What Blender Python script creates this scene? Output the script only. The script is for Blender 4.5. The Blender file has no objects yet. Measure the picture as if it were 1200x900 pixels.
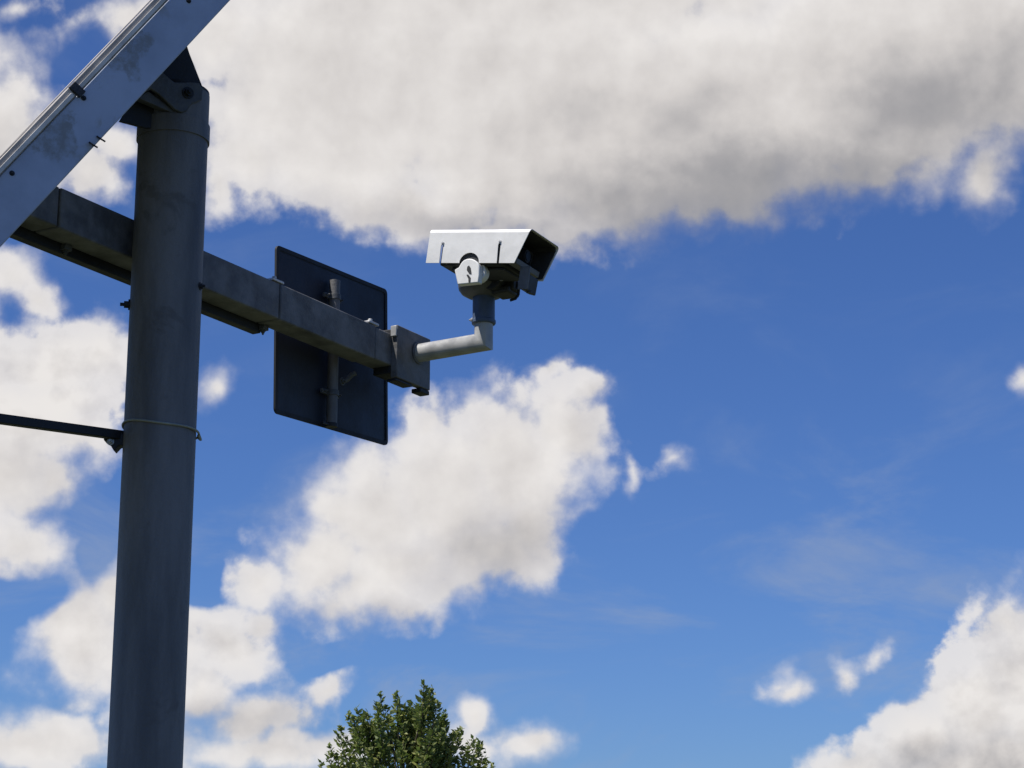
import bpy, bmesh, math, random
from mathutils import Vector as V, Matrix
R_ = math.radians
scene = bpy.context.scene
COL = scene.collection

# ------------------------------------------------------------------ camera
F_PX = 2400.0                         # focal length for a 1200 px wide frame
PITCH = math.atan(630.0 / F_PX)
CAM = V((0, 0, 1.6))
cd = bpy.data.cameras.new('camera'); cam = bpy.data.objects.new('camera', cd); COL.objects.link(cam)
cam.location = CAM; cam.rotation_euler = (math.pi / 2 + PITCH, 0, 0)
cd.sensor_width = 36; cd.lens = 36 * F_PX / 1200; cd.clip_start = .1; cd.clip_end = 9000
scene.camera = cam
scene.cycles.max_bounces = 4; scene.cycles.diffuse_bounces = 2; scene.cycles.glossy_bounces = 2
FW = V((0, math.cos(PITCH), math.sin(PITCH))); UP = V((0, -math.sin(PITCH), math.cos(PITCH))); RT = V((1, 0, 0))
def ray(x, y): return FW + RT * ((x - 600) / F_PX) + UP * ((450 - y) / F_PX)
def at(x, y, D): return CAM + ray(x, y) * D
def on(x, y, P0, n):
    r = ray(x, y); return CAM + r * ((P0 - CAM).dot(n) / r.dot(n))

# ------------------------------------------------------------------ light
SUN_EL = R_(61.5); SUN_H = V((-.85, -.53, 0)).normalized()
SUN = (SUN_H * math.cos(SUN_EL) + V((0, 0, math.sin(SUN_EL)))).normalized()
sd = bpy.data.lights.new('sun', 'SUN'); so = bpy.data.objects.new('sun', sd); COL.objects.link(so)
sd.energy = 5.0; sd.angle = R_(.5); sd.color = (1, .955, .89)
so.rotation_euler = SUN.to_track_quat('Z', 'Y').to_euler(); so.location = (0, 0, 30)
scene.view_settings.view_transform = 'Standard'; scene.view_settings.look = 'None'
scene.view_settings.exposure = 0.0; scene.view_settings.gamma = 1.0

# ------------------------------------------------------------------ node helper
class NT:
    def __init__(s, t): s.t = t; s.n = t.nodes; s.l = t.links
    def add(s, typ, ins=None, **kw):
        n = s.n.new(typ)
        for k, v in kw.items(): setattr(n, k, v)
        for k, v in (ins or {}).items():
            if isinstance(v, bpy.types.NodeSocket): s.l.new(v, n.inputs[k])
            else: n.inputs[k].default_value = v
        return n
    def m(s, op, *a, clamp=False):
        n = s.n.new('ShaderNodeMath'); n.operation = op; n.use_clamp = clamp
        for i, v in enumerate(a):
            if isinstance(v, bpy.types.NodeSocket): s.l.new(v, n.inputs[i])
            else: n.inputs[i].default_value = v
        return n.outputs[0]
    def vm(s, op, a, b=None):
        n = s.n.new('ShaderNodeVectorMath'); n.operation = op
        for i, v in enumerate((a, b)):
            if v is None: continue
            if isinstance(v, bpy.types.NodeSocket): s.l.new(v, n.inputs[i])
            else: n.inputs[i].default_value = v
        return n.outputs['Value'] if op in ('LENGTH', 'DOT_PRODUCT') else n.outputs[0]
    def noise(s, vec, scale, detail=4, rough=.5, dist=0, color=False, dim='3D'):
        n = s.add('ShaderNodeTexNoise', {'Vector': vec, 'Scale': scale, 'Detail': detail, 'Roughness': rough, 'Distortion': dist}, noise_dimensions=dim)
        return n.outputs['Color' if color else 'Fac']
    def mix(s, fac, a, b, blend='MIX'):
        n = s.n.new('ShaderNodeMix'); n.data_type = 'RGBA'; n.blend_type = blend
        for i, v in ((0, fac), (6, a), (7, b)):
            if isinstance(v, bpy.types.NodeSocket): s.l.new(v, n.inputs[i])
            else: n.inputs[i].default_value = v
        return n.outputs[2]
    def rng(s, v, a, b, c=0., d=1., smooth=True):
        n = s.add('ShaderNodeMapRange', {'Value': v, 'From Min': a, 'From Max': b, 'To Min': c, 'To Max': d})
        n.interpolation_type = 'SMOOTHSTEP' if smooth else 'LINEAR'; n.clamp = True
        return n.outputs[0]

# ------------------------------------------------------------------ sky with cumulus clouds (azimuth / elevation map, at infinity)
KU = 24.0 * .968; KV = 24.0          # sky units: about 2.4 degrees
def sky_uv(x, y):
    r = ray(x, y).normalized()
    return (math.atan2(r.x, r.y) * KU, math.asin(r.z) * KV)
#  centre x, y, radius x, radius y, rotation (degrees, clockwise) - listed as read off the photo, stored as sky directions
CLOUDS = [
 # the great bank across the top
 (430,90,230,150,0),(620,120,260,165,0),(820,130,250,140,-6),(1020,90,240,150,-10),(1180,30,200,150,0),(330,120,120,110,20),
 (300,185,100,62,0),(470,235,120,56,5),(400,170,160,90,0),(250,40,80,90,0),(560,225,130,72,8),(690,215,130,85,0),(860,200,130,80,-8),(1155,205,34,62,10),(390,205,70,55,10),(1350,-60,300,200,0),(600,-60,500,160,0),
 # upper left
 (5,140,62,95,10),(95,55,30,26,-30),(150,25,70,32,-20),(40,185,60,60,0),(112,205,50,44,0),(130,170,40,30,0),(255,215,30,45,0),(-80,120,120,120,0),
 (20,8,34,14,-10),
 # left, behind the brace
 (60,430,110,66,-14),(110,420,60,52,0),(25,490,110,75,0),(0,550,90,70,0),(10,322,46,34,20),(45,350,40,26,20),(70,470,90,60,0),(60,560,40,40,0),(90,510,60,34,0),(-120,450,150,150,0),
 (30,640,68,44,-12),(-30,650,80,60,0),(255,450,22,30,20),
 # lower left, both sides of the pole
 (95,745,70,85,-20),(130,700,45,60,-20),(175,760,100,80,0),(270,760,62,52,-10),(305,735,26,24,0),(235,810,60,50,0),(300,840,90,36,-5),(385,808,36,24,-20),
 (20,870,160,34,0),(330,880,130,30,0),(180,870,70,60,0),
 # the cloud under the arm
 (300,685,52,36,0),(380,655,78,80,-20),(440,610,90,100,-25),(520,575,110,110,-20),(600,545,100,105,-20),(665,500,66,68,-20),(560,640,100,55,-5),(460,665,110,68,-5),
 (690,455,36,26,-10),(645,436,34,18,-20),(620,620,55,62,0),(500,500,42,46,-30),(732,556,6,22,0),(790,541,24,11,-10),(420,690,100,46,-6),(590,640,72,52,-10),(400,600,60,60,-30),
 # right edge
 (1198,446,22,24,0),(1250,440,60,36,0),
 # low, small
 (922,812,32,22,-5),(912,800,16,26,20),(986,796,14,22,-15),(1025,769,16,8,-25),(560,840,26,26,0),(625,868,42,30,0),(548,872,40,22,0),
 # bottom right bank
 (1200,800,75,95,-25),(1150,835,95,70,-25),(1080,870,90,55,-25),(1010,900,75,45,-20),(1280,820,130,150,0),(1200,930,220,90,0),(1190,735,36,34,-25),
]
HOLES = [(236,640,30,66,5),(28,705,40,26,0),(120,650,24,40,15),(395,770,50,16,-10),(650,735,70,26,-8),(95,60,40,22,-40),(60,690,26,18,0),(215,700,40,20,0)]
#  cx, cy, rx, ry, rot, amount: thick, self-shaded parts of the clouds
GREY = [(880,240,390,110,-4,1.15),(1130,150,240,140,0,.8),(600,280,300,42,6,.8),(800,150,260,70,0,.3),(30,210,120,80,0,.35),
        (585,650,130,70,-15,.62),(440,722,170,36,0,.5),(690,500,40,60,0,.35),(1130,900,170,55,-15,.45),(300,850,180,50,0,.55),(80,690,120,40,0,.35),(60,560,150,50,0,.25)]
world = bpy.data.worlds.new('World'); scene.world = world; world.use_nodes = True
wt = world.node_tree; wt.nodes.clear(); W = NT(wt)
def ellipse(nt, vec, cx, cy, rx, ry, rot):
    u, v = sky_uv(cx, cy)
    mp = nt.add('ShaderNodeMapping', {'Vector': vec, 'Location': (u, v, 0), 'Rotation': (0, 0, R_(-rot)), 'Scale': (rx / 100, ry / 100, 1)}, vector_type='TEXTURE')
    return nt.m('MULTIPLY', nt.m('SUBTRACT', 1.0, nt.vm('LENGTH', mp.outputs[0])), math.sqrt(min(rx, ry) / 100) * (.8 if max(rx, ry) < 150 else 1.15) if min(rx, ry) > 30 else min(rx, ry) / 55)
def detail_field(G, p0):
    """billows: fractal noise plus soft cellular puffs at three sizes; returns the value and the warp it used"""
    w1 = G.vm('MULTIPLY', G.vm('SUBTRACT', G.noise(p0, 1.3, 3.5, .5, color=True, dim='2D'), (.5, .5, .5)), (.36, .36, 0))
    tot = G.m('MULTIPLY', G.m('SUBTRACT', G.noise(p0, 1.5, 10, .56, 0, dim='2D'), .5), .72)
    for scale, amp, seed in ((2.3, .15, 3.1), (5.5, .085, 7.7)):
        v = G.vm('ADD', G.vm('ADD', p0, G.vm('MULTIPLY', w1, (.7, .7, 0))), (seed, seed * 1.7, 0))
        n = G.add('ShaderNodeTexVoronoi', {'Vector': v, 'Scale': scale, 'Smoothness': .6}, feature='SMOOTH_F1', voronoi_dimensions='2D')
        tot = G.m('ADD', tot, G.m('MULTIPLY', G.m('SUBTRACT', .45, n.outputs['Distance']), amp))
    return tot, w1
def after(vec, val):                    # same vector, evaluated after val (keeps the shader's working memory small)
    mad = wt.nodes.new('ShaderNodeVectorMath'); mad.operation = 'MULTIPLY_ADD'
    wt.links.new(val, mad.inputs[0]); mad.inputs[1].default_value = (1e-9, 1e-9, 1e-9); wt.links.new(vec, mad.inputs[2]); return mad.outputs[0]
tc = W.add('ShaderNodeTexCoord'); sep = W.add('ShaderNodeSeparateXYZ', {0: tc.outputs['Generated']})
az = W.m('MULTIPLY', W.m('ARCTAN2', sep.outputs[0], sep.outputs[1]), KU)
el = W.m('MULTIPLY', W.m('ARCSINE', sep.outputs[2]), KV)
uv = W.add('ShaderNodeCombineXYZ', {0: az, 1: el, 2: 0.0}).outputs[0]
N0, w1 = detail_field(W, uv)
pw = W.vm('ADD', uv, w1)
acc = None
for e in CLOUDS:
    o = ellipse(W, pw if acc is None else after(pw, acc), *e)
    acc = o if acc is None else W.m('SMOOTH_MAX', acc, o, .14)
for e in HOLES:
    o = ellipse(W, after(pw, acc), *e)
    acc = W.m('SUBTRACT', acc, W.m('MULTIPLY', W.rng(o, -.12, .5, 0, 1), .75))
def blend(items, vec):
    a_ = None
    for cx, cy, rx, ry, rot, am in items:
        u, v = sky_uv(cx, cy)
        mp = W.add('ShaderNodeMapping', {'Vector': vec, 'Location': (u, v, 0), 'Rotation': (0, 0, R_(-rot)), 'Scale': (rx / 100, ry / 100, 1)}, vector_type='TEXTURE')
        o = W.m('MULTIPLY', W.rng(W.vm('LENGTH', mp.outputs[0]), 1.1, .3), am)
        a_ = o if a_ is None else W.m('MAXIMUM', a_, o)
    return a_
D0 = W.m('ADD', W.m('ADD', acc, W.rng(acc, .08, .6, 0, .22)), N0)
crisp = blend([(1150,850,260,190,0,1.0), (60,450,190,110,0,.7), (190,760,190,90,0,.6), (640,440,120,50,0,.6)], after(uv, D0))
N1, _w = detail_field(W, W.vm('ADD', after(uv, D0), (-.16, .26, 0)))
# edge softness varies: crisp towers above, frayed below
soft = W.m('ADD', W.m('MULTIPLY', W.rng(W.noise(uv, .55, 2, .5), .38, .62, .24, .58), W.rng(crisp, 0, 1, 1.0, .3)), W.rng(W.m('SUBTRACT', N0, N1), .05, -.35, 0.0, .28))
alpha = W.rng(D0, W.m('MULTIPLY', soft, -.25), soft)
alpha = W.m('MULTIPLY', alpha, W.rng(D0, -.1, .9, .86, 1.0))
# thin veil of haze drifting low in the sky
veil = W.m('MULTIPLY', W.rng(W.noise(W.vm('MULTIPLY', uv, (.45, 1.0, 1)), .8, 6, .6, .6), .46, .78), W.rng(el, 2.0, 7.0, .85, .12))
slope = W.m('SUBTRACT', N0, N1)
lit = W.m('ADD', W.m('ADD', W.m('MULTIPLY', slope, W.rng(crisp, 0, 1, .36, .95)), W.rng(acc, 0, 1.2, .14, -.10)), .86)
lit = W.m('ADD', lit, W.m('MULTIPLY', W.m('SUBTRACT', W.noise(uv, 1.0, 4, .45), .5), .30))
gacc = None
gw = W.vm('ADD', uv, W.vm('MULTIPLY', W.vm('SUBTRACT', W.noise(uv, .8, 5, .55, color=True), (.5, .5, .5)), (.9, .9, 0)))
for cx, cy, rx, ry, rot, am in GREY:
    u, v = sky_uv(cx, cy)
    mp = W.add('ShaderNodeMapping', {'Vector': gw, 'Location': (u, v, 0), 'Rotation': (0, 0, R_(-rot)), 'Scale': (rx / 100, ry / 100, 1)}, vector_type='TEXTURE')
    o = W.m('MULTIPLY', W.rng(W.vm('LENGTH', mp.outputs[0]), 1.1, .15), am)
    gacc = o if gacc is None else W.m('MAXIMUM', gacc, o)
lit = W.m('SUBTRACT', lit, W.m('MULTIPLY', gacc, .62))
lit = W.m('MULTIPLY', lit, 1.0, clamp=True)
ramp = W.add('ShaderNodeValToRGB', {0: lit}); cr = ramp.color_ramp
cr.elements[0].position = 0; cr.elements[0].color = (.26, .265, .29, 1)
cr.elements[1].position = 1; cr.elements[1].color = (.83, .80, .78, 1)
for ps, c in ((.35, (.40, .39, .40, 1)), (.7, (.66, .63, .615, 1))):
    e = cr.elements.new(ps); e.color = c
sky = W.add('ShaderNodeTexSky', sky_type='NISHITA', sun_disc=False, sun_elevation=SUN_EL, sun_rotation=math.atan2(SUN.x, SUN.y),
            altitude=200, air_density=1.0, dust_density=.4, ozone_density=2.5)
SKY_S = .1
blue = W.mix(1.0, sky.outputs[0], (.41, .60, 1.0, 1), 'MULTIPLY')
inv = 1 / SKY_S
veilc = W.mix(veil, blue, (.30 * inv, .37 * inv, .52 * inv, 1))
cloudc = W.mix(1.0, ramp.outputs[0], (inv, inv, inv, 1), 'MULTIPLY')
skyc = W.mix(alpha, veilc, cloudc)
bg = W.add('ShaderNodeBackground', {'Color': skyc, 'Strength': SKY_S})
wo = W.add('ShaderNodeOutputWorld', {'Surface': bg.outputs[0]})
world.cycles.sampling_method = 'MANUAL'; world.cycles.sample_map_resolution = 512

# ------------------------------------------------------------------ materials
def material(name, base, rough=.5, metal=0., var=.12, vscale=6., bump=.0, bscale=60., spec=.5, tint=None, streak=False, stain=None, coat=0):
    m = bpy.data.materials.new(name); m.use_nodes = True; t = NT(m.node_tree); t.n.clear()
    geo = t.add('ShaderNodeNewGeometry'); pos = geo.outputs['Position']
    vec = t.vm('MULTIPLY', pos, (1, 1, .18)) if streak else pos
    n1 = t.noise(vec, vscale, 8, .62)
    dark = tuple(c * (1 - var * 2) for c in base) + (1,); lite = tuple(min(1, c * (1 + var * 2)) for c in base) + (1,)
    if tint: dark = tuple(tint) + (1,)
    col = t.mix(t.rng(n1, .3, .7), dark, lite)
    col = t.mix(t.m('MULTIPLY', t.noise(pos, vscale * 14, 3, .7), var * 1.6), col, dark)
    if stain:
        col = t.mix(t.m('MULTIPLY', t.rng(t.noise(pos, stain[1], 7, .62, .5), stain[2], stain[2] + .09), stain[3]), col, tuple(stain[0]) + (1,))
    ins = {'Base Color': col, 'Metallic': metal, 'Specular IOR Level': spec, 'Roughness': t.rng(n1, .25, .75, max(.05, rough - .1), min(1, rough + .12)), 'Coat Weight': coat}
    b = t.add('ShaderNodeBsdfPrincipled', ins)
    if bump:
        bn = t.add('ShaderNodeBump', {'Strength': bump, 'Distance': .01, 'Height': t.noise(pos, bscale, 6, .6)})
        t.l.new(bn.outputs[0], b.inputs['Normal'])
    t.add('ShaderNodeOutputMaterial', {'Surface': b.outputs[0]})
    return m
M = {}
M['galv'] = material('galvanised_steel', (.160, .158, .160), .6, .05, .2, 7, .25, 90, streak=True, stain=((.085, .08, .075), 5, .6, .5))
M['beam'] = material('beam_steel', (.158, .160, .168), .64, .05, .25, 9, .25, 80, stain=((.15, .14, .125), 4, .56, .5))
M['dark'] = material('dark_steel', (.020, .022, .027), .6, .1, .15, 12, .2)
M['plate'] = material('sign_back_paint', (.011, .014, .023), .55, .0, .1, 5, .12, 50)
M['bracket'] = material('bracket_steel', (.10, .105, .11), .55, .15, .14, 16, .3, 70)
M['rail'] = material('aluminium_channel', (.41, .46, .57), .6, .05, .07, 4, .12, 50, stain=((.33, .34, .35), 5.5, .57, .75))
M['rail'].use_nodes = True
def worn_patches(m, spots, colour):
    t = NT(m.node_tree); b = [n for n in t.n if n.type == 'BSDF_PRINCIPLED'][0]
    src = b.inputs['Base Color'].links[0].from_socket; pos = t.add('ShaderNodeNewGeometry').outputs['Position']
    wp = t.vm('ADD', pos, t.vm('MULTIPLY', t.vm('SUBTRACT', t.noise(pos, 9, 6, .65, color=True), (.5, .5, .5)), (.22, .22, .22)))
    acc_ = None
    for p, rad in spots:
        k = t.rng(t.vm('LENGTH', t.vm('SUBTRACT', wp, tuple(p))), rad, rad * .55)
        acc_ = k if acc_ is None else t.m('MAXIMUM', acc_, k)
    acc_ = t.m('MULTIPLY', acc_, t.rng(t.noise(pos, 30, 5, .7), .35, .6, .25, .85))
    t.l.new(t.mix(acc_, src, tuple(colour) + (1,)), b.inputs['Base Color'])
M['frame'] = material('aluminium_frame', (.42, .38, .33), .55, .1, .15, 10, 0)
M['lip'] = material('aluminium_lip', (.60, .58, .54), .6, 0, .1, 10)
M['glass'] = material('solar_glass', (.012, .018, .05), .1, .0, .1, 3, coat=.4)
M['back'] = material('white_back_sheet', (.7, .7, .68), .6, 0, .05, 4)
M['cell'] = material('silver_paint', (.55, .55, .55), .4, .3)
M['pipe'] = material('grey_painted_pipe', (.43, .43, .42), .45, .1, .1, 14, .06, 70)
M['collar'] = material('grey_collar', (.085, .12, .19), .5, .1, .1, 14, .15)
M['white'] = material('white_powder_coat', (.87, .86, .83), .45, 0, .035, 9, .05, 120, stain=((.55, .52, .47), 9, .64, .4))
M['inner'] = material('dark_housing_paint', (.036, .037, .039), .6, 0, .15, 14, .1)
M['midgrey'] = material('grey_housing_paint', (.14, .142, .145), .55, 0, .12, 14, .1)
M['lens'] = material('lens_glass', (.012, .014, .018), .3, 0, .05, 8, spec=.12)
M['rubber'] = material('black_rubber', (.012, .012, .013), .65, 0, .1, 10)
M['bolt'] = material('zinc_bolt', (.42, .42, .40), .4, .6, .1, 20)
M['wire'] = material('galvanised_wire', (.33, .34, .28), .5, .3, .1, 20)
M['bark'] = material('bark', (.09, .07, .05), .9, 0, .25, 8, .6, 20)

# ------------------------------------------------------------------ mesh helpers
class MB:
    def __init__(s): s.bm = bmesh.new()
    def frame_box(s, o, ax, ay, az_, sx, sy, sz):     # corner o, unit axes, sizes
        P = [o + ax * (sx * i) + ay * (sy * j) + az_ * (sz * k) for i in (0, 1) for j in (0, 1) for k in (0, 1)]
        v = [s.bm.verts.new(p) for p in P]
        for f in ((0, 1, 3, 2), (4, 6, 7, 5), (0, 4, 5, 1), (2, 3, 7, 6), (0, 2, 6, 4), (1, 5, 7, 3)): s.bm.faces.new([v[i] for i in f])
        return s
    def prism(s, pts, vec):
        a = [s.bm.verts.new(p) for p in pts]; b = [s.bm.verts.new(p + vec) for p in pts]; n = len(pts)
        s.bm.faces.new(a); s.bm.faces.new(b[::-1])
        for i in range(n): s.bm.faces.new((a[i], b[i], b[(i + 1) % n], a[(i + 1) % n]))
        return s
    def tube(s, pts, rad, seg=24, cap=True, close=False):
        rings = []; n = len(pts)
        prev = None
        for i, p in enumerate(pts):
            if close: t = (pts[(i + 1) % n] - pts[i - 1]).normalized()
            elif i == 0: t = (pts[1] - pts[0]).normalized()
            elif i == n - 1: t = (pts[-1] - pts[-2]).normalized()
            else: t = ((pts[i + 1] - p).normalized() + (p - pts[i - 1]).normalized()).normalized()
            ref = prev if prev is not None else (V((0, 0, 1)) if abs(t.z) < .9 else V((1, 0, 0)))
            x = (ref - t * ref.dot(t)).normalized(); y = t.cross(x); prev = x
            r = rad[i] if isinstance(rad, (list, tuple)) else rad
            k = 1.0
            if 0 < i < n - 1 and not close:
                c = t.dot((p - pts[i - 1]).normalized()); k = 1 / max(.5, c)
                bend = ((pts[i + 1] - p).normalized() - (p - pts[i - 1]).normalized())
            ring = []
            for j in range(seg):
                a = 2 * math.pi * j / seg; off = x * math.cos(a) * r + y * math.sin(a) * r
                if k > 1.001 and bend.length > 1e-6:
                    bd = bend.normalized(); off += bd * (off.dot(bd) * (k - 1))
                ring.append(s.bm.verts.new(p + off))
            rings.append(ring)
        m = n if close else n - 1
        for i in range(m):
            A, B = rings[i], rings[(i + 1) % n]
            for j in range(seg): s.bm.faces.new((A[j], A[(j + 1) % seg], B[(j + 1) % seg], B[j]))
        if cap and not close: s.bm.faces.new(rings[0][::-1]); s.bm.faces.new(rings[-1])
        return s
    def hexbolt(s, c, ax, r=.014, h=.012):
        ax = ax.normalized()
        s.tube([c - ax * .001, c + ax * h * .25], r * 1.5, 16); s.tube([c + ax * h * .25, c + ax * h], r, 6); s.tube([c + ax * h, c + ax * h * 1.7], r * .5, 10)
        return s
    def build(s, name, m, parent=None, bevel=0, smooth=True, origin=None, angle=35):
        bmesh.ops.recalc_face_normals(s.bm, faces=s.bm.faces)
        org = parent_world(parent) if parent else (origin or V((0, 0, 0)))
        for v in s.bm.verts: v.co -= org
        me = bpy.data.meshes.new(name); s.bm.to_mesh(me); s.bm.free()
        me.materials.append(m)
        if smooth:
            me.polygons.foreach_set('use_smooth', [True] * len(me.polygons))
            me.set_sharp_from_angle(angle=R_(angle))
        o = bpy.data.objects.new(name, me); COL.objects.link(o)
        if parent: o.parent = parent
        elif origin: o.location = origin
        if bevel:
            b = o.modifiers.new('edge', 'BEVEL'); b.width = bevel; b.segments = 2; b.limit_method = 'ANGLE'; b.angle_limit = R_(40); b.harden_normals = False
        return o
def parent_world(o):
    p = V((0, 0, 0))
    while o is not None: p = p + o.location; o = o.parent
    return p
def thing(name, label, cat, loc, group=None):
    o = bpy.data.objects.new(name, None); COL.objects.link(o); o.location = loc; o.empty_display_size = .2
    o['label'] = label; o['category'] = cat
    if group: o['group'] = group
    return o
def tag(o, label, cat): o['label'] = label; o['category'] = cat; return o
Z = V((0, 0, 1))

# ------------------------------------------------------------------ ground
g = bmesh.new(); bmesh.ops.create_grid(g, x_segments=4, y_segments=4, size=4000)
me = bpy.data.meshes.new('ground'); g.to_mesh(me); g.free()
gm = bpy.data.materials.new('grass_ground'); gm.use_nodes = True; t = NT(gm.node_tree); t.n.clear()
pos = t.add('ShaderNodeNewGeometry').outputs['Position']
c = t.mix(t.rng(t.noise(pos, .35, 9, .65), .35, .65), (.03, .05, .015, 1), (.085, .08, .04, 1))
c = t.mix(t.rng(t.noise(pos, 22, 6, .7), .4, .7), c, (.09, .10, .04, 1))
bn = t.add('ShaderNodeBump', {'Strength': .8, 'Distance': .05, 'Height': t.noise(pos, 18, 8, .7)})
t.add('ShaderNodeOutputMaterial', {'Surface': t.add('ShaderNodeBsdfPrincipled', {'Base Color': c, 'Roughness': .95, 'Normal': bn.outputs[0]}).outputs[0]})
me.materials.append(gm); ground = bpy.data.objects.new('ground', me); COL.objects.link(ground); ground['kind'] = 'structure'

# ------------------------------------------------------------------ the pole
PP = at(203, 160, 7.5); PR = .1265
base = V((PP.x, PP.y, 0))
bd = ray(2025, 1080); BD = V((bd.x, bd.y, 0)).normalized()      # direction the beam runs (away to the right)
BN = V((BD.y, -BD.x, 0))                                          # its visible side faces this way
pole = thing('steel_pole', 'tall dark grey round steel pole rising on the left with a bolted head bracket', 'pole', base)
ztop = on(240, 112, PP, V((0, 1, 0))).z
mb = MB(); zs = [0.0, .02] + [i * .5 for i in range(1, 9)] + [ztop]
mb.tube([base + Z * z for z in zs], PR, 64)
mb.build('shaft', M['galv'], pole)
mb = MB(); mb.tube([base + Z * .004, base + Z * .03], .24, 40)
for k in range(6):
    a = k * math.pi / 3; mb.tube([base + V((math.cos(a) * .19, math.sin(a) * .19, .03)), base + V((math.cos(a) * .19, math.sin(a) * .19, .06))], .018, 6)
mb.build('base_flange', M['galv'], pole)
# small things on the shaft
VQ = (CAM - PP); VQ.z = 0; VQ.normalize(); SQ = V((-VQ.y, VQ.x, 0))     # SQ: sideways as seen; positive to the right
if SQ.x < 0: SQ = -SQ
def side_pt(x, y): return on(x, y, PP, VQ)
q = side_pt(150, 357); cz = base + Z * q.z
MB().hexbolt(cz - SQ * PR, -SQ, .013, .02).build('bolt', M['dark'], pole)
q = side_pt(238, 340); cz = base + Z * q.z
MB().hexbolt(cz + SQ * (PR * .93) + VQ * PR * .36, SQ + VQ * .4, .010, .012).build('bolt', M['dark'], pole)
q = side_pt(243, 160); cz = base + Z * q.z
MB().tube([cz - Z * .032, cz + Z * .032], PR + .006, 48).build('cap_collar', M['galv'], pole)
# wire tie holding the brace, a slightly slack loop
q = side_pt(190, 508).z; pts = []
for k in range(48):
    a = 2 * math.pi * k / 48; dx = SQ * math.cos(a) + VQ * math.sin(a)
    rr = PR + .004 + .006 * max(0, math.cos(a)) ** 6
    pts.append(base + Z * (q + .012 - .012 * math.cos(a) + .004 * math.sin(3 * a)) + dx * rr)
wire = MB().tube(pts, .0042, 8, close=True).build('wire_tie', M['wire'], pole)
e = base + SQ * (PR + .008) + Z * (q - .002)
MB().tube([e + VQ * .01, e + SQ * .006 - Z * .012, e - VQ * .01 - Z * .004], .006, 8).build('twist', M['wire'], wire)

# head bracket (pivot for the solar panel)
qa = R_(59); Q = V((math.cos(qa), -math.sin(qa), 0))              # the panel's near side faces this way
def pq(x, y, off): return on(x, y, PP + Q * off, Q)
gus = MB(); pts = [pq(*p, .07) for p in ((140, 142), (163, 148), (171, 150), (236, 150), (240, 109), (236.5, 99), (222, 62), (217, 46), (190, 62))]
gus.prism(pts, -Q * .012)
gus.prism([pq(*p, -.07) for p in ((176, 118), (176, 146), (236, 146), (237, 109), (234, 99), (220, 64), (212, 55))], -Q * .012)
gus.prism([pq(*p, .07) - Q * .013 for p in ((185, 100), (190, 140), (236, 106), (222, 70), (214, 56))], -Q * .125)
brk = gus.build('pivot_bracket', M['dark'], pole, .002)
pl = MB(); pl.prism([pq(*p, .135) for p in ((166, 110), (177, 104), (186, 110), (205, 128), (213, 132), (219, 130), (226, 121), (237, 117), (238, 104), (233, 97), (222, 96), (205, 97), (190, 84))], -Q * .014)
earp = pl.build('pivot_ear', M['bracket'], brk, .003)
pl = MB(); pl.prism([pq(*p, .118) for p in ((160, 114), (174, 107), (200, 126), (209, 131), (204, 133), (190, 127))], -Q * .03)
pl.build('pivot_rib', M['bracket'], brk, .002)
b = pq(220, 109, .135); MB().hexbolt(b, Q, .015, .016).build('pivot_bolt', M['dark'], earp)
# the top cap where shaft and bracket meet
MB().tube([base + Z * (ztop + .001), base + Z * (ztop + .012)], PR * .99, 48).build('top_cap', M['dark'], pole)

# ------------------------------------------------------------------ brace bar to the left
a0 = on(143, 511, PP, V((0, 1, 0))); a0.y = PP.y + .02
a0 = on(146, 511, V((0, PP.y + .0, 0)), V((0, 1, 0)))
rv = ray(3200, 1080); bdir = V((rv.x, rv.y, 0)).normalized()
l0 = on(0, 491, a0, V((bdir.y, -bdir.x, 0)))
ldir = (a0 - l0).normalized(); far = a0 - ldir * 2.6
bar = thing('brace_bar', 'thin dark horizontal brace bar running off the left edge from the pole', 'brace', far)
# an angle profile: two thin legs
side = V((ldir.y, -ldir.x, 0)).normalized()
def P(o, s_, z_): return o + side * s_ + Z * z_
mb = MB()
A = a0 + ldir * .02
prof = [(-.017, .017), (.017, .017), (.017, .012), (-.012, .012), (-.012, -.017), (-.017, -.017)]
mb.prism([P(far, x, z) for x, z in [(-.016, -.016), (.016, -.016), (.016, .016), (-.016, .016)]], A - far)
mb.build('bar', M['dark'], bar, .003)
mb = MB(); c0 = on(140, 516, a0, V((0, 1, 0)))
mb.prism([c0 + V((x, -.03, z)) for x, z in ((-.05, .015), (.03, .02), (.03, -.025), (.005, -.025), (-.012, -.045), (-.028, -.02), (-.05, -.006))], V((0, .05, 0)))
mb.build('end_clamp', M['dark'], bar, .003)
MB().hexbolt(c0 + V((-.025, -.031, -.012)), V((0, -1, 0)), .009, .012).build('bolt', M['bolt'], bar)

# ------------------------------------------------------------------ horizontal box-section arm
BP = PP - BN * .14                                               # on the visible face
def bt(x, y): return (on(x, y, BP, BN) - BP).dot(BD)
def bpt(t_, off, z): q = BP + BD * t_ - BN * off; return V((q.x, q.y, z))
ZT, ZB = 4.074, 3.928; BW = .112
arm = thing('mounting_arm', 'long dark steel box section arm bolted behind the pole and receding to the right', 'mounting arm', bpt(bt(203, 330), .05, ZB))
cuts = [bt(22, 225), bt(70, 235), bt(328, 350), bt(440, 400), bt(463, 412)]
for i in range(4):
    g_ = .0035; k = (0, .001, .002, -.002)[i]
    mb = MB(); mb.frame_box(bpt(cuts[i] + g_, -k, ZB - k), BD, -BN, Z, cuts[i + 1] - cuts[i] - 2 * g_, BW + 2 * k, ZT - ZB + 2 * k)
    mb.build('box_section', M['beam'], arm, .006)
mb = MB(); mb.frame_box(bpt(cuts[0] + .02, .012, ZB + .012), BD, -BN, Z, cuts[4] - cuts[0] - .02, BW - .024, ZT - ZB - .024)
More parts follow.
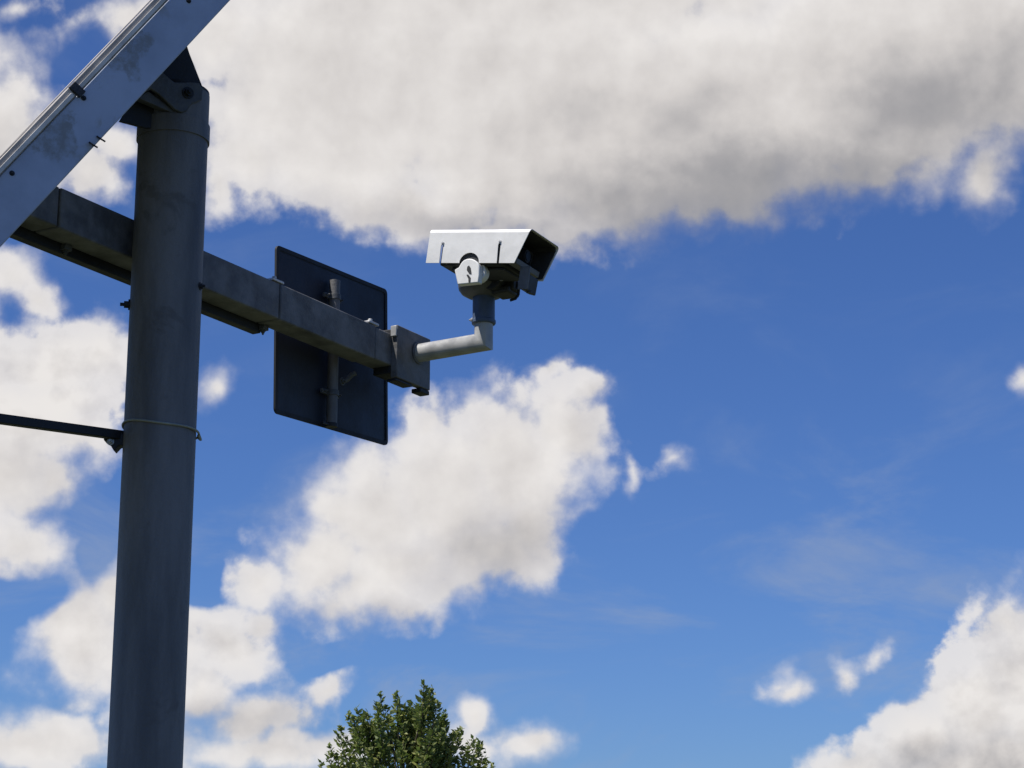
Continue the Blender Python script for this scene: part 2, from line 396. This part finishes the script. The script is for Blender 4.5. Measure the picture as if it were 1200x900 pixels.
mb.build('inner_sleeve', M['dark'], arm)
# rear rail, hung lower; its dark colour stands in for shade behind the arm
rt0, rt1 = cuts[0] + .01, bt(334, 350)
mb = MB(); mb.frame_box(bpt(rt0, BW + .004, ZB - .034), BD, -BN, Z, rt1 - rt0, .04, .10)
mb.build('rear_rail', M['dark'], arm, .003)
for (x, y) in ((58, 285), (298, 391)):                           # hanger lugs under rail and box
    tt = bt(x, y) + .18
    mb = MB(); mb.frame_box(bpt(tt, BW - .02, ZB - .022), BD, -BN, Z, .035, .045, .02); mb.hexbolt(bpt(tt + .018, BW - .004, ZB - .024), -Z, .008, .010)
    mb.build('hanger_lug', M['bracket'], arm, .002)
for x, y in ((327, 332), (439, 381)):                            # bolted lugs on top of the joints
    tt = bt(x, y)
    mb = MB(); mb.frame_box(bpt(tt - .045, -.004, ZT + .004), BD, -BN, Z, .075, .03, .010); mb.tube([bpt(tt - .02, .01, ZT + .014), bpt(tt - .02, .01, ZT + .026)], .010, 6)
    mb.build('joint_lug', M['cell'], arm, .002)
mb = MB(); mb.frame_box(bpt(cuts[0] - .004, .0, ZB - .03), BD, -BN, Z, .012, BW, .03); mb.build('end_tab', M['bracket'], arm, .002)
# end plate
EP = BP + BN * .03
def ep(x, y): return on(x, y, EP, BN)
tl, tr, br, bl = ep(466, 381), ep(505, 399), ep(504, 454), ep(466, 444)
zt_, zb_ = (tl.z + tr.z) / 2, (br.z + bl.z) / 2
x0 = (ep(465.5, 410) - EP).dot(BD); x1 = (ep(504.5, 427) - EP).dot(BD)
mb = MB(); o = EP + BD * x0 - BN * .0; o = V((o.x, o.y, zb_ - .004))
mb.frame_box(o, BD, -BN, Z, x1 - x0, .035, zt_ - zb_ + .008)
pb = mb.build('end_plate', M['beam'], arm, .005)
mb = MB(); o2 = V((o.x, o.y, zb_)) - BN * .037 + BD * .004
mb.frame_box(V((o2.x, o2.y, zb_ + .02)), BD, -BN, Z, x1 - x0 - .02, .09, zt_ - zb_ - .03)
mb.build('end_stub', M['dark'], arm, .004)
mb = MB(); mb.frame_box(V((o.x, o.y, zb_ - .018)) - BN * .005 + BD * .002, BD, -BN, Z, .13, .05, .012)
mb.frame_box(V((o.x, o.y, zb_ - .026)) - BN * .002 + BD * (x1 - x0 - .075), BD, -BN, Z, .073, .05, .020)
mb.build('clamp_foot', M['dark'], arm, .004)
mb = MB(); mb.frame_box(V((o.x, o.y, zt_ - .05)) + BN * .002 - BD * .013, BD, -BN, Z, .009, .03, .048)
mb.build('lip', M['pipe'], pb, .003)

# ------------------------------------------------------------------ square sign seen from behind
SO = .215; SP = BP - BN * SO
cn = [on(x, y, SP, BN) for x, y in ((323, 287), (453, 341), (453, 521), (323, 484))]
cc = sum(cn, V()) / 4
ux = ((cn[1] - cn[0]) + (cn[2] - cn[3])).normalized(); uz = ((cn[0] - cn[3]) + (cn[1] - cn[2]))
uz = (uz - ux * uz.dot(ux)).normalized()
sw = ((cn[1] - cn[0]).length + (cn[2] - cn[3]).length) / 2; sh = ((cn[0] - cn[3]).length + (cn[1] - cn[2]).length) / 2
sign = thing('traffic_sign', 'square navy backed sign plate seen from behind on the arm', 'sign', V((cc.x, cc.y, cc.z - sh / 2)))
def rrect(c, ax, ay, w, h, r, n=6):
    out = []
    for sx, sy, a0_ in ((1, 1, 0), (-1, 1, 90), (-1, -1, 180), (1, -1, 270)):
        for k in range(n + 1):
            a = R_(a0_ + 90 * k / n); out.append(c + ax * (sx * (w / 2 - r) + r * math.cos(a)) + ay * (sy * (h / 2 - r) + r * math.sin(a)))
    return out
mb = MB(); mb.prism(rrect(cc, ux, uz, sw, sh, .02), -BN * .004); mb.build('sign_plate', M['plate'], sign)
mb = MB()
outer = rrect(cc, ux, uz, sw + .006, sh + .006, .022); inner = rrect(cc, ux, uz, sw - .03, sh - .03, .012)
vo = [mb.bm.verts.new(p + BN * .004) for p in outer]; vi = [mb.bm.verts.new(p + BN * .004) for p in inner]
vo2 = [mb.bm.verts.new(p - BN * .006) for p in outer]
for i in range(len(outer)):
    j = (i + 1) % len(outer); mb.bm.faces.new((vo[i], vo[j], vi[j], vi[i])); mb.bm.faces.new((vo[i], vo2[i], vo2[j], vo[j]))
mb.build('edge_rim', M['rubber'], sign)
pc = on(393, 340, SP + BN * .035, BN)
ptop = on(392.5, 329, SP + BN * .035, BN); pbot = on(393, 501, SP + BN * .035, BN)
mb = MB(); lo = V((ptop.x, ptop.y, pbot.z)); mb.tube([lo, V((ptop.x, ptop.y, ptop.z))], .0235, 28)
sp_ = mb.build('sign_post', M['galv'], sign)
mb = MB(); mb.tube([lo - Z * .004, lo + Z * .012], .026, 20); mb.frame_box(lo - Z * .002 - BD * .07, BD, BN, Z, .07, .006, .008); mb.build('post_cap', M['dark'], sp_)
for y in (349, 462):
    z = on(393, y, SP + BN * .035, BN).z; c = V((ptop.x, ptop.y, z))
    mb = MB(); mb.tube([c - Z * .012, c + Z * .012], .028, 24)
    mb.frame_box(c - BD * .062 - BN * .02 - Z * .010, BD, BN, Z, .124, .012, .02)
    for s_ in (-1, 1): mb.hexbolt(c + BD * .05 * s_ - BN * .008, BN, .007, .012)
    mb.build('pipe_clamp', M['bracket'], sign, .001)
# curved strap from post to the arm
s0 = on(401, 447, SP + BN * .045, BN); s1 = on(417, 437, SP + BN * .09, BN)
mb = MB(); mb.tube([s0, s0.lerp(s1, .35) - Z * .006, s0.lerp(s1, .7) + Z * .004, s1], .011, 10); mb.hexbolt(s0, BN, .012, .012); mb.build('strap', M['bracket'], sign)

# ------------------------------------------------------------------ solar panel above the pole
NP = PP + Q * .55
def np_(x, y): return on(x, y, NP, Q)
A_, B_ = np_(0, 290), np_(270, 0); u = (B_ - A_).normalized(); m_ = u.cross(Q)
if m_.z < 0: m_ = -m_
th = (np_(0, 206) - A_).dot(m_)
fs = (np_(0, 187) - np_(0, 206)).dot(m_)
def sp(s_, m2, q_=0): return A_ + u * s_ + m_ * m2 - Q * q_
S0, S1, WID = -.75, 2.35, 1.1
worn_patches(M['rail'], [(np_(150, 68), .075), (np_(163, 52), .05), (np_(66, 160), .075), (np_(78, 146), .05), (np_(52, 172), .045)], (.25, .25, .245))
solar = thing('solar_panel', 'tilted panel with deep blue grey side channel above the pole head', 'solar panel', PP + Z * .2)
for i, q_ in enumerate((0.0, WID - .05)):
    mb = MB(); mb.frame_box(sp(S0, 0, q_), u, -Q, m_, S1 - S0, .05, th)
    mb.build('side_channel', M['rail'], solar, .004)
for s_ in (S0 + .3, 1.05, S1 - .4):
    mb = MB(); mb.frame_box(sp(s_, .04, .052), u, -Q, m_, .06, WID - .104, th - .05); mb.build('cross_rail', M['rail'], solar, .003)
joints = [S0, (np_(92, 112) - A_).dot(u), S1]
for i in range(2):
    a, b_ = joints[i] + .006, joints[i + 1] - .006; w_ = b_ - a; fw = .034; oq = -.004 if i == 0 else .001
    fr = MB(); t0_ = th + .002
    fr.frame_box(sp(a, t0_, oq), u, -Q, m_, w_, .03, fs); fr.frame_box(sp(a, t0_, WID - .03), u, -Q, m_, w_, .03, fs)
    fr.frame_box(sp(a, t0_, oq + .031), u, -Q, m_, .03, WID - .063, fs); fr.frame_box(sp(b_ - .03, t0_, oq + .031), u, -Q, m_, .03, WID - .063, fs)
    fo = fr.build('frame', M['frame'], solar, .003)
    gl = MB(); gl.frame_box(sp(a + .031, t0_ + fs - .012, oq + .032), u, -Q, m_, w_ - .062, WID - .065, .008); gl.build('glass', M['glass'], solar)
    bk = MB(); bk.frame_box(sp(a + .031, t0_ + fs - .018, oq + .032), u, -Q, m_, w_ - .062, WID - .065, .004); bk.build('back_sheet', M['back'], solar)
    # lighter pressed lip along the frame's lower edge
    lp = MB(); lp.frame_box(sp(a + .01, t0_ + .002, oq - .006), u, -Q, m_, w_ - .02, .005, fs * .42); lp.build('frame_lip', M['lip'], fo, .001)
for x, y in ((92, 108), (137, 57))[:1]:
    s_ = (np_(x, y) - A_).dot(u)
    mb = MB(); mb.frame_box(sp(s_ - .016, th - .012, -.012), u, -Q, m_, .032, .012, fs + .014)
    mb.build('frame_clamp', M['dark'], solar, .003)
for x, y in ((98, 115), (14, 203), (221, 1)):
    mb = MB(); mb.hexbolt(np_(x, y), Q, .006, .006); mb.build('bolt', M['dark'], solar)
for x, y in ((107, 170), (116, 163)):                            # short ties hanging out of the channel
    c = np_(x, y); mb = MB(); mb.tube([c + Q * .004 + m_ * .012, c + Q * .008, c + Q * .006 - m_ * .02 + u * .006], .003, 6); mb.build('cable_tie', M['rubber'], solar)
# tilt post between the channels and the pole bracket
c = PP + Z * .0
mb = MB(); kk = (pq(200, 95, 0.0) - A_).dot(u)
mb.frame_box(sp(kk - .10, .012, .055), u, -Q, m_, .2, WID - .11, .022); mb.build('head_plate', M['dark'], solar, .002)

# ------------------------------------------------------------------ surveillance camera on its pipe
HB, HT = 0.45816, 0.14415
ha = V((math.cos(HB) * math.cos(HT), -math.sin(HB) * math.cos(HT), -math.sin(HT))); hw = V((math.sin(HB), math.cos(HB), 0)); hu = ha.cross(hw)
if hu.z < 0: hu = -hu
HL, HK, HH, HW = .4806, .0575, .1492, .2798
HO = at(504.8, 268.8, 8.75)
def H(a, w, u_): return HO + ha * a + hw * w + hu * u_
def hl(x, y, w):                                                # photo point on the plane at width w -> (a, up)
    p = on(x, y, HO + hw * w, hw) - HO; return p.dot(ha), p.dot(hu)
ps = on(490, 414, BP + BN * .03, BN)
pe = ps + BN * .335; pe.z += .004
cctv = thing('security_camera', 'white hooded security camera on a bent grey pipe at the end of the arm', 'camera', ps)
PRR = .0405
mb = MB(); pts = [ps - BN * .001, pe]
ztc = on(566, 379, pe, V((0, 1, 0))).z; zt2 = on(566, 349, pe, V((0, 1, 0))).z
pts = [ps - BN * .001, pe - BN * .02, pe - BN * .006 + Z * .003, pe + Z * .02 + BN * .0, V((pe.x, pe.y, ztc + .02))]
mb.tube([ps - BN * .001, pe, V((pe.x, pe.y, ztc + .01))], PRR, 40)
mb.build('bent_pipe', M['pipe'], cctv, angle=50)
mb = MB(); mb.tube([ps, ps + BN * .008], PRR * 1.22, 32); mb.build('pipe_flange', M['beam'], cctv, .002)
ax0 = V((pe.x, pe.y, 0))
mb = MB(); mb.tube([ax0 + Z * z for z in (ztc - .004, ztc, ztc + .012, ztc + .016, zt2 + .02)], [.050, .0525, .0525, .0485, .0485], 40)
col = mb.build('collar', M['collar'], cctv, angle=30)
MB().hexbolt(ax0 + Z * (ztc + .012) - RT * .05 - V((0, .012, 0)), -RT, .007, .008).build('set_screw', M['pipe'], col)
# pan base: shallow dished drum
zb0 = zt2
mb = MB(); mb.tube([ax0 + Z * z for z in (zb0, zb0 + .006, zb0 + .02, zb0 + .036, zb0 + .05, zb0 + .07)], [.055, .075, .098, .109, .112, .112], 48)
mb.build('pan_base', M['midgrey'], cctv, angle=40)
hx = V((math.cos(HB), -math.sin(HB), 0))
def X(a, w, z): return V((ax0.x, ax0.y, z)) + hx * a + hw * w
wax = (ax0 - HO).dot(hw)
# motor block and gear cover below the housing
zbody = H(.3, .14, -HH).z
mb = MB(); mb.frame_box(X(-.045, -.07, zb0 + .06), hx, hw, Z, .13, .15, max(.05, zbody - zb0 - .055)); mb.build('motor_block', M['inner'], cctv, .008)
mb = MB(); c = X(.075, -.078, zb0 + .055); mb.tube([c, c + hw * .13], .048, 28); mb.build('tilt_motor', M['inner'], cctv, .004)
MB().hexbolt(on(588, 325, c - hw * .01, hw), -hw, .011, .014).build('bolt', M['cell'], cctv)
mb = MB(); mb.frame_box(X(.06, -.05, zb0 - .004), hx, hw, Z, .085, .11, .03); mb.frame_box(X(.115, -.03, zb0 + .01), hx, hw, Z, .045, .07, .05); mb.build('cable_gland_box', M['inner'], cctv, .008)
# yoke cheek: the lit plate with a round top
YW = -.012
def yk(x, y): return on(x, y, HO + hw * YW, hw)
cpx, cpy, cr_ = 550.0, 314.5, 11.6
arc = [yk(cpx + cr_ * math.cos(R_(a)), cpy - cr_ * math.sin(R_(a))) for a in range(150, 9, -10)]
mb = MB(); mb.prism([yk(536, 333.5), yk(532.5, 316), yk(537.5, 313)] + arc + [yk(561.5, 322), yk(560.5, 331)], hw * .034)
yo = mb.build('yoke_cheek', M['white'], cctv, .004)
mb = MB(); mb.tube([yk(554, 316) + hw * .036, yk(554, 316) + hw * .075], .042, 32); mb.build('pivot_drum', M['white'], yo, .003)
# dark moulded slots on the cheek
mb = MB()
for poly in (((547.5, 312.5), (549.5, 311), (551.5, 314), (552.5, 321), (550, 321), (547, 316.5)), ((546.5, 322), (548.5, 321.5), (551.5, 325.5), (551, 331), (549, 331), (548.8, 326.5))):
    mb.prism([on(x, y, HO + hw * (YW - .0015), hw) for x, y in poly], hw * .003)
mb.build('moulded_slot', M['inner'], yo)
# housing body under the hood
def tray(a0_, a1_, w0, w1, u0, u1, name, mat, par, bev=.004, cutk=0):
    mb = MB(); pts = [H(a0_, w0, u0), H(a1_ - cutk, w0, u0), H(a1_, w0, u1), H(a0_, w0, u1)]
    mb.prism(pts, hw * (w1 - w0)); return mb.build(name, mat, par, bev)
body = tray(.055, HL - .105, .022, HW - .022, -HH - .004, -.03, 'housing', M['inner'], cctv, .006, .02)
tray(.10, HL - .13, .05, HW - .05, -HH - .016, -HH - .005, 'belly_plate', M['inner'], body, .003)
# front face: window, lens, bezel
fa = HL - .104
def FP(w, u_, off=0): return H(fa - (-u_ - .03) / (HH - .026) * .02 + off, w, u_)
mb = MB(); mb.prism([FP(.055, -.045, .002), FP(HW - .045, -.045, .002), FP(HW - .045, -.105, .002), FP(.055, -.105, .002)], ha * .003); mb.build('window', M['lens'], body)
mb = MB(); lc = H(fa - .006, HW * .55, -.075); mb.tube([lc, lc + ha * .012, lc + ha * .03], [.036, .034, .028], 32); ln = mb.build('lens', M['rubber'], body)
mb = MB(); mb.tube([lc + ha * .0305, lc + ha * .033], .021, 24); mb.build('lens_glass', M['lens'], ln)
# lip under the window (grey tray running across the front)
mb = MB(); l1 = hl(610, 301, .03)
mb.prism([H(HL - .10, .03, -.115), H(HL - .062, .03, -.118), H(HL - .066, .03, -.142), H(HL - .10, .03, -.146)], hw * (HW - .06)); mb.build('front_lip', M['midgrey'], body, .003)
# wiper motor box hanging below the front
a1w, u1w = hl(609.5, 314, .06); a2w, u2w = hl(618, 340, .06)
mb = MB(); mb.frame_box(H(a1w, .06, u2w + .004), ha, hw, hu, a2w - a1w, .006, u1w - u2w + .004); mb.build('wiper_bracket', M['midgrey'], body, .002)
mb = MB(); mb.prism([H(a1w - .004, .068, u1w - .022), H(a2w - .004, .068, u1w - .022), H(a2w - .008, .068, u2w), H(a1w + .004, .068, u2w + .008)], hw * .09); wm = mb.build('wiper_motor', M['inner'], body, .006)
mb = MB(); q0 = H(a2w - .012, .10, u2w + .01); mb.tube([q0, q0 - hu * .012], .012, 16); mb.build('wiper_boss', M['inner'], wm)
# cable looping from the gland to the housing
k0 = on(600, 352, ax0 + hw * 0, hw); pts = [on(x, y, ax0, hw) for x, y in ((598, 352), (604, 350), (607.5, 345), (608, 339), (606, 332), (603, 325), (601, 318))]
mb = MB(); mb.tube(pts, .006, 10); mb.build('cable', M['rubber'], cctv)
# hood: folded sheet with a raked visor, keyhole slots and a round notch
mb = MB(); bm = mb.bm; c = .016
def aend(u_): return HL - HK * (-u_) / HH
slots = []
def slot(xt, yt, xb):
    at_, ut = hl(xt, yt, 0); ab, ub = hl(xb, 308, 0); hwid = .0052
    return [(ab + hwid, -HH), (at_ + hwid * 1.2, ut - .004), (at_ + hwid, ut + .004), (at_ - hwid, ut + .004), (at_ - hwid * 1.2, ut - .004), (ab - hwid, -HH)]
na, nu = hl(549.5, 309, 0); nr = .0475
notch = [(na + nr * math.cos(R_(x)), -HH + max(0, nr * .95 * math.sin(R_(x)))) for x in range(0, 181, 12)]
out = [(aend(-HH), -HH)] + slot(585.5, 286.5, 583.5) + notch + slot(518.5, 288, 516) + [(0, -HH), (0, -c), (aend(-c), -c)]
near = [bm.verts.new(H(a, 0, u_)) for a, u_ in out]; bm.faces.new(near)
def row(w, u_, a0_): return [H(a0_, w, u_), H(aend(u_), w, u_)]
fold = [(0, -c), (.0012, -.010), (.0047, -.0047), (.010, -.0012), (c, 0), (HW - c, 0), (HW - .010, -.0012), (HW - .0047, -.0047), (HW - .0012, -.010), (HW, -c), (HW, -HH)]
prev = [near[-2], near[-1]]
for w, u_ in fold[1:]:
    r = [bm.verts.new(p) for p in row(w, u_, .07 * w / HW)]
    bm.faces.new((prev[0], prev[1], r[1], r[0])); prev = r
bm.normal_update(); bmesh.ops.triangulate(bm, faces=[f for f in bm.faces if len(f.verts) > 6])
hood = mb.build('sun_hood', M['white'], cctv, angle=50)
so_ = hood.modifiers.new('sheet', 'SOLIDIFY'); so_.thickness = .0035; so_.offset = 0
for pg_ in hood.data.polygons:
    if abs(pg_.normal.dot(hw)) > .995: pg_.use_smooth = False
wn = hood.modifiers.new('normals', 'WEIGHTED_NORMAL'); wn.keep_sharp = True; wn.weight = 90
for x, y in ((519, 285), (586, 283)):
    p = on(x, y, HO - hw * .002, hw); MB().hexbolt(p, -hw, .005, .004).build('screw', M['cell'], hood)
# dark sheet inside the hood, its colour standing in for the shade there
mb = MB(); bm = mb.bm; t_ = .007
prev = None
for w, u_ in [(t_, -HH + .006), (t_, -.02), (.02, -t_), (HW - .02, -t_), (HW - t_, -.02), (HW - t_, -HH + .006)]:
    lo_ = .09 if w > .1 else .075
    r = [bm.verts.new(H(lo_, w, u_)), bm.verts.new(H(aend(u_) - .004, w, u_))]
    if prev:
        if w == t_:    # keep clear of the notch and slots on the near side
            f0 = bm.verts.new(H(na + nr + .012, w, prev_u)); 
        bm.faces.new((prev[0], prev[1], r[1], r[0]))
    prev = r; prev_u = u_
ln_ = mb.build('hood_shade_sheet', M['inner'], hood)

# ------------------------------------------------------------------ tree beyond
random.seed(11)
def leaf_mat():
    m = bpy.data.materials.new('leaf'); m.use_nodes = True; t = NT(m.node_tree); t.n.clear()
    pos = t.add('ShaderNodeNewGeometry').outputs['Position']
    at_ = t.add('ShaderNodeAttribute', attribute_name='leaf_tone')
    c = t.mix(at_.outputs['Fac'], (.10, .13, .03, 1), (.50, .50, .15, 1))
    c = t.mix(t.rng(t.noise(pos, 1.6, 4, .6), .35, .7), c, (.14, .19, .06, 1))
    b = t.add('ShaderNodeBsdfPrincipled', {'Base Color': c, 'Roughness': .5, 'Specular IOR Level': .4})
    tr = t.add('ShaderNodeBsdfTranslucent', {'Color': (.16, .24, .05, 1)})
    mx = t.add('ShaderNodeMixShader', {0: .33, 1: b.outputs[0], 2: tr.outputs[0]})
    t.add('ShaderNodeOutputMaterial', {'Surface': mx.outputs[0]}); return m
LM = leaf_mat()
TD = 60.0
tc_ = at(478, 900, TD); tb = V((tc_.x, tc_.y, 0))
tree = thing('tree', 'bushy green tree top with upright leafy shoots at the bottom of the view', 'tree', tb)
PXM = TD / F_PX                                                   # metres per photo pixel at the tree
def tp(x, y, dy=0): return at(x, y, TD) + V((0, dy, 0))
mb = MB(); zc = tp(486, 900).z
mb.tube([tb + V((.0, 0, 0)), tb + V((.05, 0, .6)), tb + V((.02, .05, 1.5)), tb + V((-.05, 0, 2.6))], [.26, .19, .17, .14], 14)
# shoots: tip position in the picture, base further down towards the middle of the crown
shoots = [(391, 872), (402, 850), (412, 836), (424, 829), (436, 836), (450, 812), (447, 828), (470, 810), (474, 826), (492, 824), (503, 803), (512, 808), (519, 822), (528, 842), (524, 835), (538, 858),
          (546, 852), (560, 862), (570, 872), (575, 882), (380, 893), (583, 897), (430, 845), (400, 858), (418, 838), (543, 856), (567, 868), (388, 884), (577, 890), (460, 835), (483, 836), (497, 822), (508, 815)]
shoot_list = []
for (x, y) in shoots:
    d_ = random.uniform(-1.1, 1.1) * (1 - abs(x - 486) / 130)
    shoot_list.append((tp(x - 5, y, d_), 1.0))
for k in range(46):                                               # inner and rear shoots, and the hidden lower crown
    a = random.uniform(0, 2 * math.pi); rr = math.sqrt(random.random())
    ax_, ay_ = rr * math.cos(a), rr * math.sin(a)
    top = tp(486, 822).z + .2 - (rr ** 3) * 1.5 - random.uniform(0, 1.2)
    shoot_list.append((V((tb.x + ax_ * 2.35, tb.y + ay_ * 2.1, top)), random.uniform(.8, 1.2)))
for k in range(90):                                               # skirt of the crown, below the frame
    a = random.uniform(0, 2 * math.pi); rr = math.sqrt(random.uniform(.2, 1))
    shoot_list.append((V((tb.x + rr * math.cos(a) * 2.9, tb.y + rr * math.sin(a) * 2.7, random.uniform(2.4, 4.4) + .2)), 1.1))
vs, fs_, tone = [], [], []
for tip, k in shoot_list:
    hub = V((tb.x + (tip.x - tb.x) * .42, tb.y + (tip.y - tb.y) * .42, max(1.6, tip.z - random.uniform(1.5, 2.2))))
    mid = hub.lerp(tip, .55) + V((0, 0, -.22)) + V((random.gauss(0, .05), random.gauss(0, .05), 0))
    mb.tube([hub - V((0, 0, .1)), mid, tip - V((0, 0, .05))], [.035, .02, .006], 5)
    L = 1.5 * k; n = int(125 * k); st = random.uniform(-.18, .18)
    for i in range(n):
        t_ = random.random() ** .8                                # 0 tip .. 1 base
        axis = tip.lerp(mid, t_ * 1.1) if t_ < .9 else mid.lerp(hub, (t_ - .9) * 4)
        rad = .03 + .22 * min(1, t_ * 1.5) ** .75
        ang = random.uniform(0, 2 * math.pi); r_ = rad * math.sqrt(random.random())
        p = axis + V((math.cos(ang) * r_, math.sin(ang) * r_, random.gauss(0, .05)))
        s_ = random.uniform(.06, .12)
        d = V((math.cos(ang) * .8, math.sin(ang) * .8, random.uniform(-.3, 1.1))).normalized()
        w = d.cross(V((random.gauss(0, 1), random.gauss(0, 1), random.gauss(0, 1)))).normalized()
        nn = d.cross(w)
        b0 = len(vs)
        vs += [p - d * s_, p + w * s_ * .5 + nn * s_ * .12, p + d * s_ * 1.05, p - w * s_ * .5 + nn * s_ * .12]
        fs_.append((b0, b0 + 1, b0 + 2, b0 + 3)); tv = min(1, max(0, random.gauss(.45 + st, .25))); tone += [tv] * 4
mb.build('trunk', M['bark'], tree)
me = bpy.data.meshes.new('crown'); me.from_pydata([v - tb for v in vs], [], fs_)
atr = me.attributes.new('leaf_tone', 'FLOAT', 'POINT'); atr.data.foreach_set('value', tone)
me.materials.append(LM); cro = bpy.data.objects.new('crown', me); COL.objects.link(cro); cro.parent = tree
